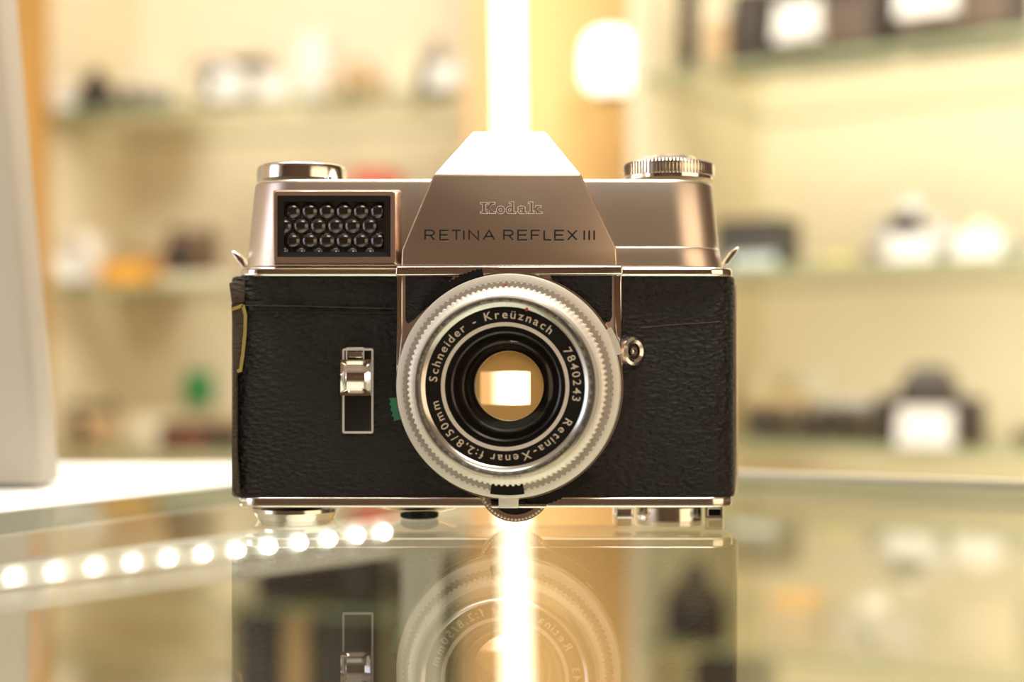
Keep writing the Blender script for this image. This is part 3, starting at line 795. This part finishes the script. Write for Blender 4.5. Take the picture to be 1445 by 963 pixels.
# right, top shelf
goods_camera(ROWR, 972, .06, A_, 30, 135, 'narrow dark upright camera nearest the ochre panel on the top right shelf', DK, hump=False, lens=False)
carton(ROWR, 1010, .05, A_, 34, 92, 'tan upright box between dark cameras on the top right shelf', TANC, lidm=CRM)
carton(ROWR, 1054, .04, A_, 46, 110, 'dark upright box right of the tan upright box on the top shelf', DK2)
carton(ROWR, 1163, .05, A_, 160, 112, 'wide dark box behind the first white card on the top right shelf', DK2, band=mat('brown_label', (.13, .09, .06), .6))
carton(ROWR, 1345, .05, A_, 175, 115, 'wide dark box behind the second white card on the top right shelf', DK2, band=mat('brown_label', (.13, .09, .06), .6))
card(ROWR, 1126, .0, A_+.02, 66, 54, 'white card standing before the first wide dark box, top right shelf')
card(ROWR, 1308, .0, A_+.03, 84, 58, 'white card standing before the second wide dark box, top right shelf')
# the white glowing reflector by the ochre panel
# left part of the right shelf
# right, middle shelf
carton(ROWR, 1052, .05, B_, 96, 72, 'dark flat-fronted box right beside the film camera on the middle right shelf', DGREY, lidm=DK)
card(ROWR, 1062, .0, B_, 70, 16, 'low pale card lying before the dark box on the middle right shelf', m=mat('pale_blue_card', (.62, .72, .66), .6))
carton(ROWR, 1178, .0, B_, 34, 12, 'small yellow carton on the edge of the middle right shelf', mat('yellow_card', (.85, .75, .25), .6), dpt=.03)
goods_camera(ROWR, 1290, .12, B_, 118, 96, 'white and silver camera with a dark round lens on the middle right shelf', SILV, topm=SILV, lens=True, lensm=DK, lens_r=.28, lh=.86, hump_w=.4, hump_h=.35)
goods_camera(ROWR, 1385, .14, B_, 80, 62, 'small silver camera at the far right of the middle shelf', SILV, topm=CRM, lens=False, hump=True)
card(ROWR, 1286, .01, B_, 66, 38, 'white card in front of the white camera on the middle right shelf')
card(ROWR, 1380, .01, B_, 64, 36, 'white card in front of the small silver camera on the middle shelf')
lens_item(ROWR, 1233, .06, B_, 24, 26, 'small brown lens left of the white camera on the middle shelf', mat('brown_barrel', (.2, .11, .06), .5))
lens_item(ROWR, 1332, .05, B_, 15, 26, 'tiny dark green lens between the two white cards, middle shelf', mat('green_barrel', (.05, .09, .05), .5))
lens_item(ROWR, 1432, .05, B_, 40, 22, 'low grey lens at the right frame edge on the middle shelf', mat('grey_barrel', (.2, .22, .18), .5))
# right, lower shelf
goods_camera(ROWR, 1312, .09, C_, 146, 108, 'large black camera behind a round white card on the lower right shelf', DK, hump_w=.5, hump_h=.40, lens_r=.5)
card(ROWR, 1306, .0, C_, 78, 56, 'white card before the lens of the large black camera, lower shelf')
goods_camera(ROWR, 1098, .10, C_, 92, 58, 'low brown camera close to the film camera on the lower right shelf', OLV, topm=TANC, hump=False, lens=True)
goods_camera(ROWR, 1196, .10, C_, 90, 60, 'grey-brown camera left of the large black camera on the lower shelf', OLV, topm=SILV, hump=False, lens=True, lx=.05)
lens_item(ROWR, 1147, .07, C_, 24, 36, 'dark upright lens between the two brown cameras on the lower shelf', DK, DK)
lens_item(ROWR, 1150, .30, C_, 50, 82, 'cream coloured lens behind the brown cameras on the lower shelf', CRM, WHT)
carton(ROWR, 1070, .30, C_, 40, 82, 'pale cream carton at the back of the lower right shelf', CRM)
carton(ROWR, 1444, .08, C_, 24, 24, 'small olive box at the right frame edge on the lower shelf', OLV)
# right, below the counter level
goods_camera(ROWR, 982, .03, SHZ[3], 84, 110, 'dark camera with hump on the shelf below the counter level, right', DK, topm=OLV)
carton(ROWR, 1110, .06, SHZ[3], 60, 66, 'orange-tan box on the shelf below counter level, right', TANC, lidm=ORG)
goods_camera(ROWR, 1240, .10, SHZ[3], 120, 80, 'silver camera on the shelf below counter level, far right', SILV, topm=SILV)
carton(ROWR, 1385, .10, SHZ[3], 90, 90, 'cream box on the shelf below counter level, far right', mat('buff_card', (.55, .46, .30), .7))
carton(ROWR, 1024, .02, SHZ[4], 104, 250, 'tall dark box on the lowest right shelf beside the ochre panel, seen through glass', DK2, dpt=.06)

# left, top shelf
lens_item(ROWL, 90, .04, LA, 40, 40, 'pale round lens at the left end of the top left shelf', SILV, WHT)
goods_camera(ROWL, 136, .10, LA, 56, 70, 'dark camera near the left end of the top left shelf', DK, topm=DK, hump_w=.5)
goods_camera(ROWL, 205, .07, LA, 76, 38, 'low grey camera right of the dark camera on the top left shelf', mat('grey_olive', (.26, .24, .18), .6), topm=SILV, hump=False)
carton(ROWL, 212, .16, LA, 90, 96, 'beige carton standing behind the low grey camera, top left shelf', CRM)
goods_camera(ROWL, 333, .06, LA, 100, 66, 'silver camera with a dark top on the top left shelf', SILV, topm=DK, hump=False, lensm=WHT, lens_r=.45, lx=-.12)
card(ROWL, 322, -.0, LA, 46, 40, 'white card before the silver camera with a dark top')
card(ROWL, 386, .01, LA, 40, 34, 'pale card just right of the silver camera with a dark top')
carton(ROWL, 436, .05, LA, 38, 96, 'tall white upright box in the middle of the top left shelf', WHT)
lens_item(ROWL, 474, .02, LA, 34, 32, 'small tan round lens beside the tall white box', TANC, CRM)
goods_camera(ROWL, 508, .12, LA, 74, 66, 'tan and dark camera right of the tall white box, top left shelf', TANC, topm=TANC)
carton(ROWL, 572, .08, LA, 36, 78, 'pale cream upright box near the pilaster on the top left shelf', CRM)
goods_camera(ROWL, 616, .10, LA, 50, 88, 'grey-brown camera beside the pilaster on the top left shelf', mat('grey_brown', (.16, .12, .085), .6), topm=mat('grey_mid', (.3, .27, .22), .6))
card(ROWL, 630, .0, LA, 50, 36, 'white card beside the pilaster on the top left shelf')
# left, middle shelf
globe(ROWL, 105, .0, LB, 52, 'round white flash reflector low on the middle left shelf')
carton(ROWL, 112, .055, LB, 42, 74, 'white box standing behind the round white flash reflector', WHT, dpt=.05)
carton(ROWL, 168, .05, LB, 62, 34, 'orange carton beside the round flash reflector on the middle left shelf', ORG)
carton(ROWL, 196, .20, LB, 64, 62, 'tan carton behind the orange carton on the middle left shelf', TANC)
goods_camera(ROWL, 272, .10, LB, 70, 80, 'brown boxy camera beside the film camera on the middle left shelf', mat('brown_leather', (.14, .085, .045), .6), topm=mat('brown_leather2', (.17, .11, .06), .6), hump=False, lens_r=.3)
carton(ROWL, 270, .02, LB, 100, 14, 'low cream box in front of the brown boxy camera', CRM, dpt=.05)
carton(ROWL, 520, .10, LB, 52, 160, 'red upright box showing just above the film camera top', REDC)
# left, lower shelf
goods_camera(ROWL, 132, .07, LC, 64, 62, 'brown camera at the left end of the lower left shelf', TANC, topm=OLV, hump=False)
sg = thing('hanging_sign', (0, 0, 0), 'small green sign on the cream panel left of the film camera', 'sign')
loc, k, r0 = place(ROWL, 279, .33, .0); sg.location = (loc.x, loc.y, EYE-(572-HY)*k); sg.rotation_euler = (0, 0, r0)
a = 38*k
box('sign_board', -a/2, a/2, -.004, .004, 0, 46*k, GRN, sg, .001)
box('sign_backing', -a/2*1.03, a/2*1.03, .0042, .008, -.002, 46*k+.002, mat('dark_green_backing', (.02, .22, .08), .6), sg)
goods_camera(ROWL, 262, .10, LC, 74, 34, 'low dark camera with reddish body under the green sign', mat('red_brown', (.20, .06, .03), .5), topm=DK, hump=False)
goods_camera(ROWL, 322, .12, LC, 50, 44, 'brown-grey camera beside the low dark camera, lower left shelf', OLV, topm=TANC, hump=False)
carton(ROWL, 200, .14, LC, 60, 44, 'beige low carton between the cameras on the lower left shelf', CRM)
# left, below the counter level
carton(ROWL, 330, .06, SHZL[3], 60, 120, 'cream upright box on the shelf below counter level, left', CRM)
goods_camera(ROWL, 420, .08, SHZL[3], 110, 100, 'dark camera on the shelf below counter level, left', DK)
carton(ROWL, 500, .06, SHZL[3], 50, 130, 'grey upright box on the shelf below counter level, left', DGREY)
goods_camera(ROWL, 600, .08, SHZL[3], 90, 100, 'dark camera near the pilaster on the shelf below counter level', DK)
carton(ROWL, 186, .06, SHZL[3], 100, 90, 'tan box at the left end of the shelf below counter level', TANC)

carton(ROWL, 362, .06, SHZL[4], 62, 213, 'tall dark box left of the tan box on the lowest left shelf', DGREY)
carton(ROWL, 415, .06, SHZL[4], 32, 215, 'narrow tan box between the tall dark boxes on the lowest left shelf', TANC, lidm=TANC)
carton(ROWL, 480, .06, SHZL[4], 80, 222, 'wide dark box right of the narrow tan box on the lowest left shelf', DGREY)
carton(ROWL, 585, .06, SHZL[4], 60, 228, 'dark box nearest the pilaster on the lowest left shelf', DK2)
# bright white lamp-like reflector in front of the ochre panel, on its own bracket shelf
br = bxpx('bracket_shelf', 800, 903, 2.16, 2.398, EYE+(HY-128)*2.16/F-.008, EYE+(HY-128)*2.16/F, SHELF)
tag(br, 'short glass bracket shelf on the ochre panel', 'shelf')
bz = EYE+(HY-128)*2.16/F+.0005
wl = thing('shelf_lamp', ((861-HX)*2.22/F, 2.22-D, bz), 'round-bottomed glowing white shade lamp before the ochre panel', 'lamp')
kl = 2.22/F
GLOW = mat('lamp_glow', (1, 1, 1), .5, emit=((1, .95, .82), 2.2))
lathe('lamp_shade', [(20*kl, 8*kl), (33*kl, 16*kl), (38*kl, 30*kl), (37*kl, 70*kl), (30*kl, 86*kl), (20*kl, 92*kl)], Vector((0, 0, 0)), (0, 0, 1), GLOW, wl, seg=36, close=True)
lathe('lamp_base', [(24*kl, 0), (24*kl, 4*kl), (10*kl, 8*kl)], Vector((0, 0, 0)), (0, 0, 1), DK, wl, seg=30, close=True)
# pale camera pieces beside it
gx = (908-HX)*2.24/F
t = thing('shelf_camera', (gx+.012, 2.26-D, bz), 'cream topped camera right of the glowing white lamp', 'camera')
box('camera_body', -.028, .030, -.02, .02, 0, .045, DK, t, .003); box('top_plate', -.028, .030, -.021, .021, .045, .085, CRM, t, .003)
lathe('lens_barrel', [(.014, 0), (.014, .02), (.010, .022), (0, .02)], Vector((0, -.018, .022)), (0, -1, 0), DK, t, seg=24)

# ================================================================== LIGHTS
def area(name, loc, to, size, power, col, sy=None):
    l = bpy.data.lights.new(name, 'AREA'); l.energy = power; l.color = col; l.size = size
    if sy: l.shape = 'RECTANGLE'; l.size_y = sy
    o = bpy.data.objects.new(name, l); C.objects.link(o); o.location = loc
    o.rotation_euler = (Vector(to)-Vector(loc)).to_track_quat('-Z', 'Y').to_euler()
    return o
area('ceiling_panel_over_counter', (0, .35, 1.70), (0, .35, 0), 1.3, 60, (1, .96, .88), 1.3)
area('ceiling_panel_front', (.3, -1.3, 1.70), (0, 0, 0), 1.0, 18, (1, .93, .82), .8)
area('ceiling_panel_shelves', (-.1, .95, 1.70), (-.1, 2.2, .0), 2.4, 26, (1, .93, .78), .5)
area('side_window_glow', (-2.6, -1.0, .5), (0, 0, 0), 1.2, 15, (.80, .82, 1.0), 1.4)
area('warm_side_lamp', (1.8, -1.35, .2), (0, 0, 0), 1.9, 18, (1, .72, .46), 1.4)
p, Z, t = ROWR.at(1560, -.06); q, Z, t = ROWR.at(1180, .45)
area('unseen_fill_strip_right', (p.x, p.y, 0), (q.x, q.y, -.05), .05, 3.2, (1, .93, .76), 2.4)  # added fill strip out of view, brightens the right shelves
p, Z, t = ROWL.at(-60, -.10); q, Z, t = ROWL.at(330, .34)
area('unseen_fill_strip_left', (p.x, p.y, 0), (q.x, q.y, -.05), .05, 5, (1, .93, .76), 2.4)  # same kind of added unseen fill for the left shelves
wd = bpy.data.worlds.new('room_world'); bpy.context.scene.world = wd; wd.use_nodes = True
wd.node_tree.nodes['Background'].inputs[0].default_value = (1, .9, .7, 1); wd.node_tree.nodes['Background'].inputs[1].default_value = .3

# ================================================================== CAMERA
cd = bpy.data.cameras.new('photo_camera'); co = bpy.data.objects.new('photo_camera', cd); C.objects.link(co)
co.location = (0, -D, EYE); co.rotation_euler = (math.radians(90), 0, 0)
cd.lens = 50; cd.sensor_width = 36; cd.shift_y = (HY-481.5)/1445; cd.clip_start = .01; cd.clip_end = 20
cd.dof.use_dof = True; cd.dof.focus_distance = .366; cd.dof.aperture_fstop = 5.4
sc = bpy.context.scene; sc.camera = co
sc.view_settings.view_transform = 'Standard'; sc.view_settings.look = 'None'; sc.view_settings.gamma = 1; sc.view_settings.use_curve_mapping = False
sc.view_settings.exposure = 0.0
try:
    sc.cycles.use_denoising = True; sc.cycles.max_bounces = 10; sc.cycles.diffuse_bounces = 4; sc.cycles.transparent_max_bounces = 16
    sc.cycles.sample_clamp_indirect = 6
except Exception: pass
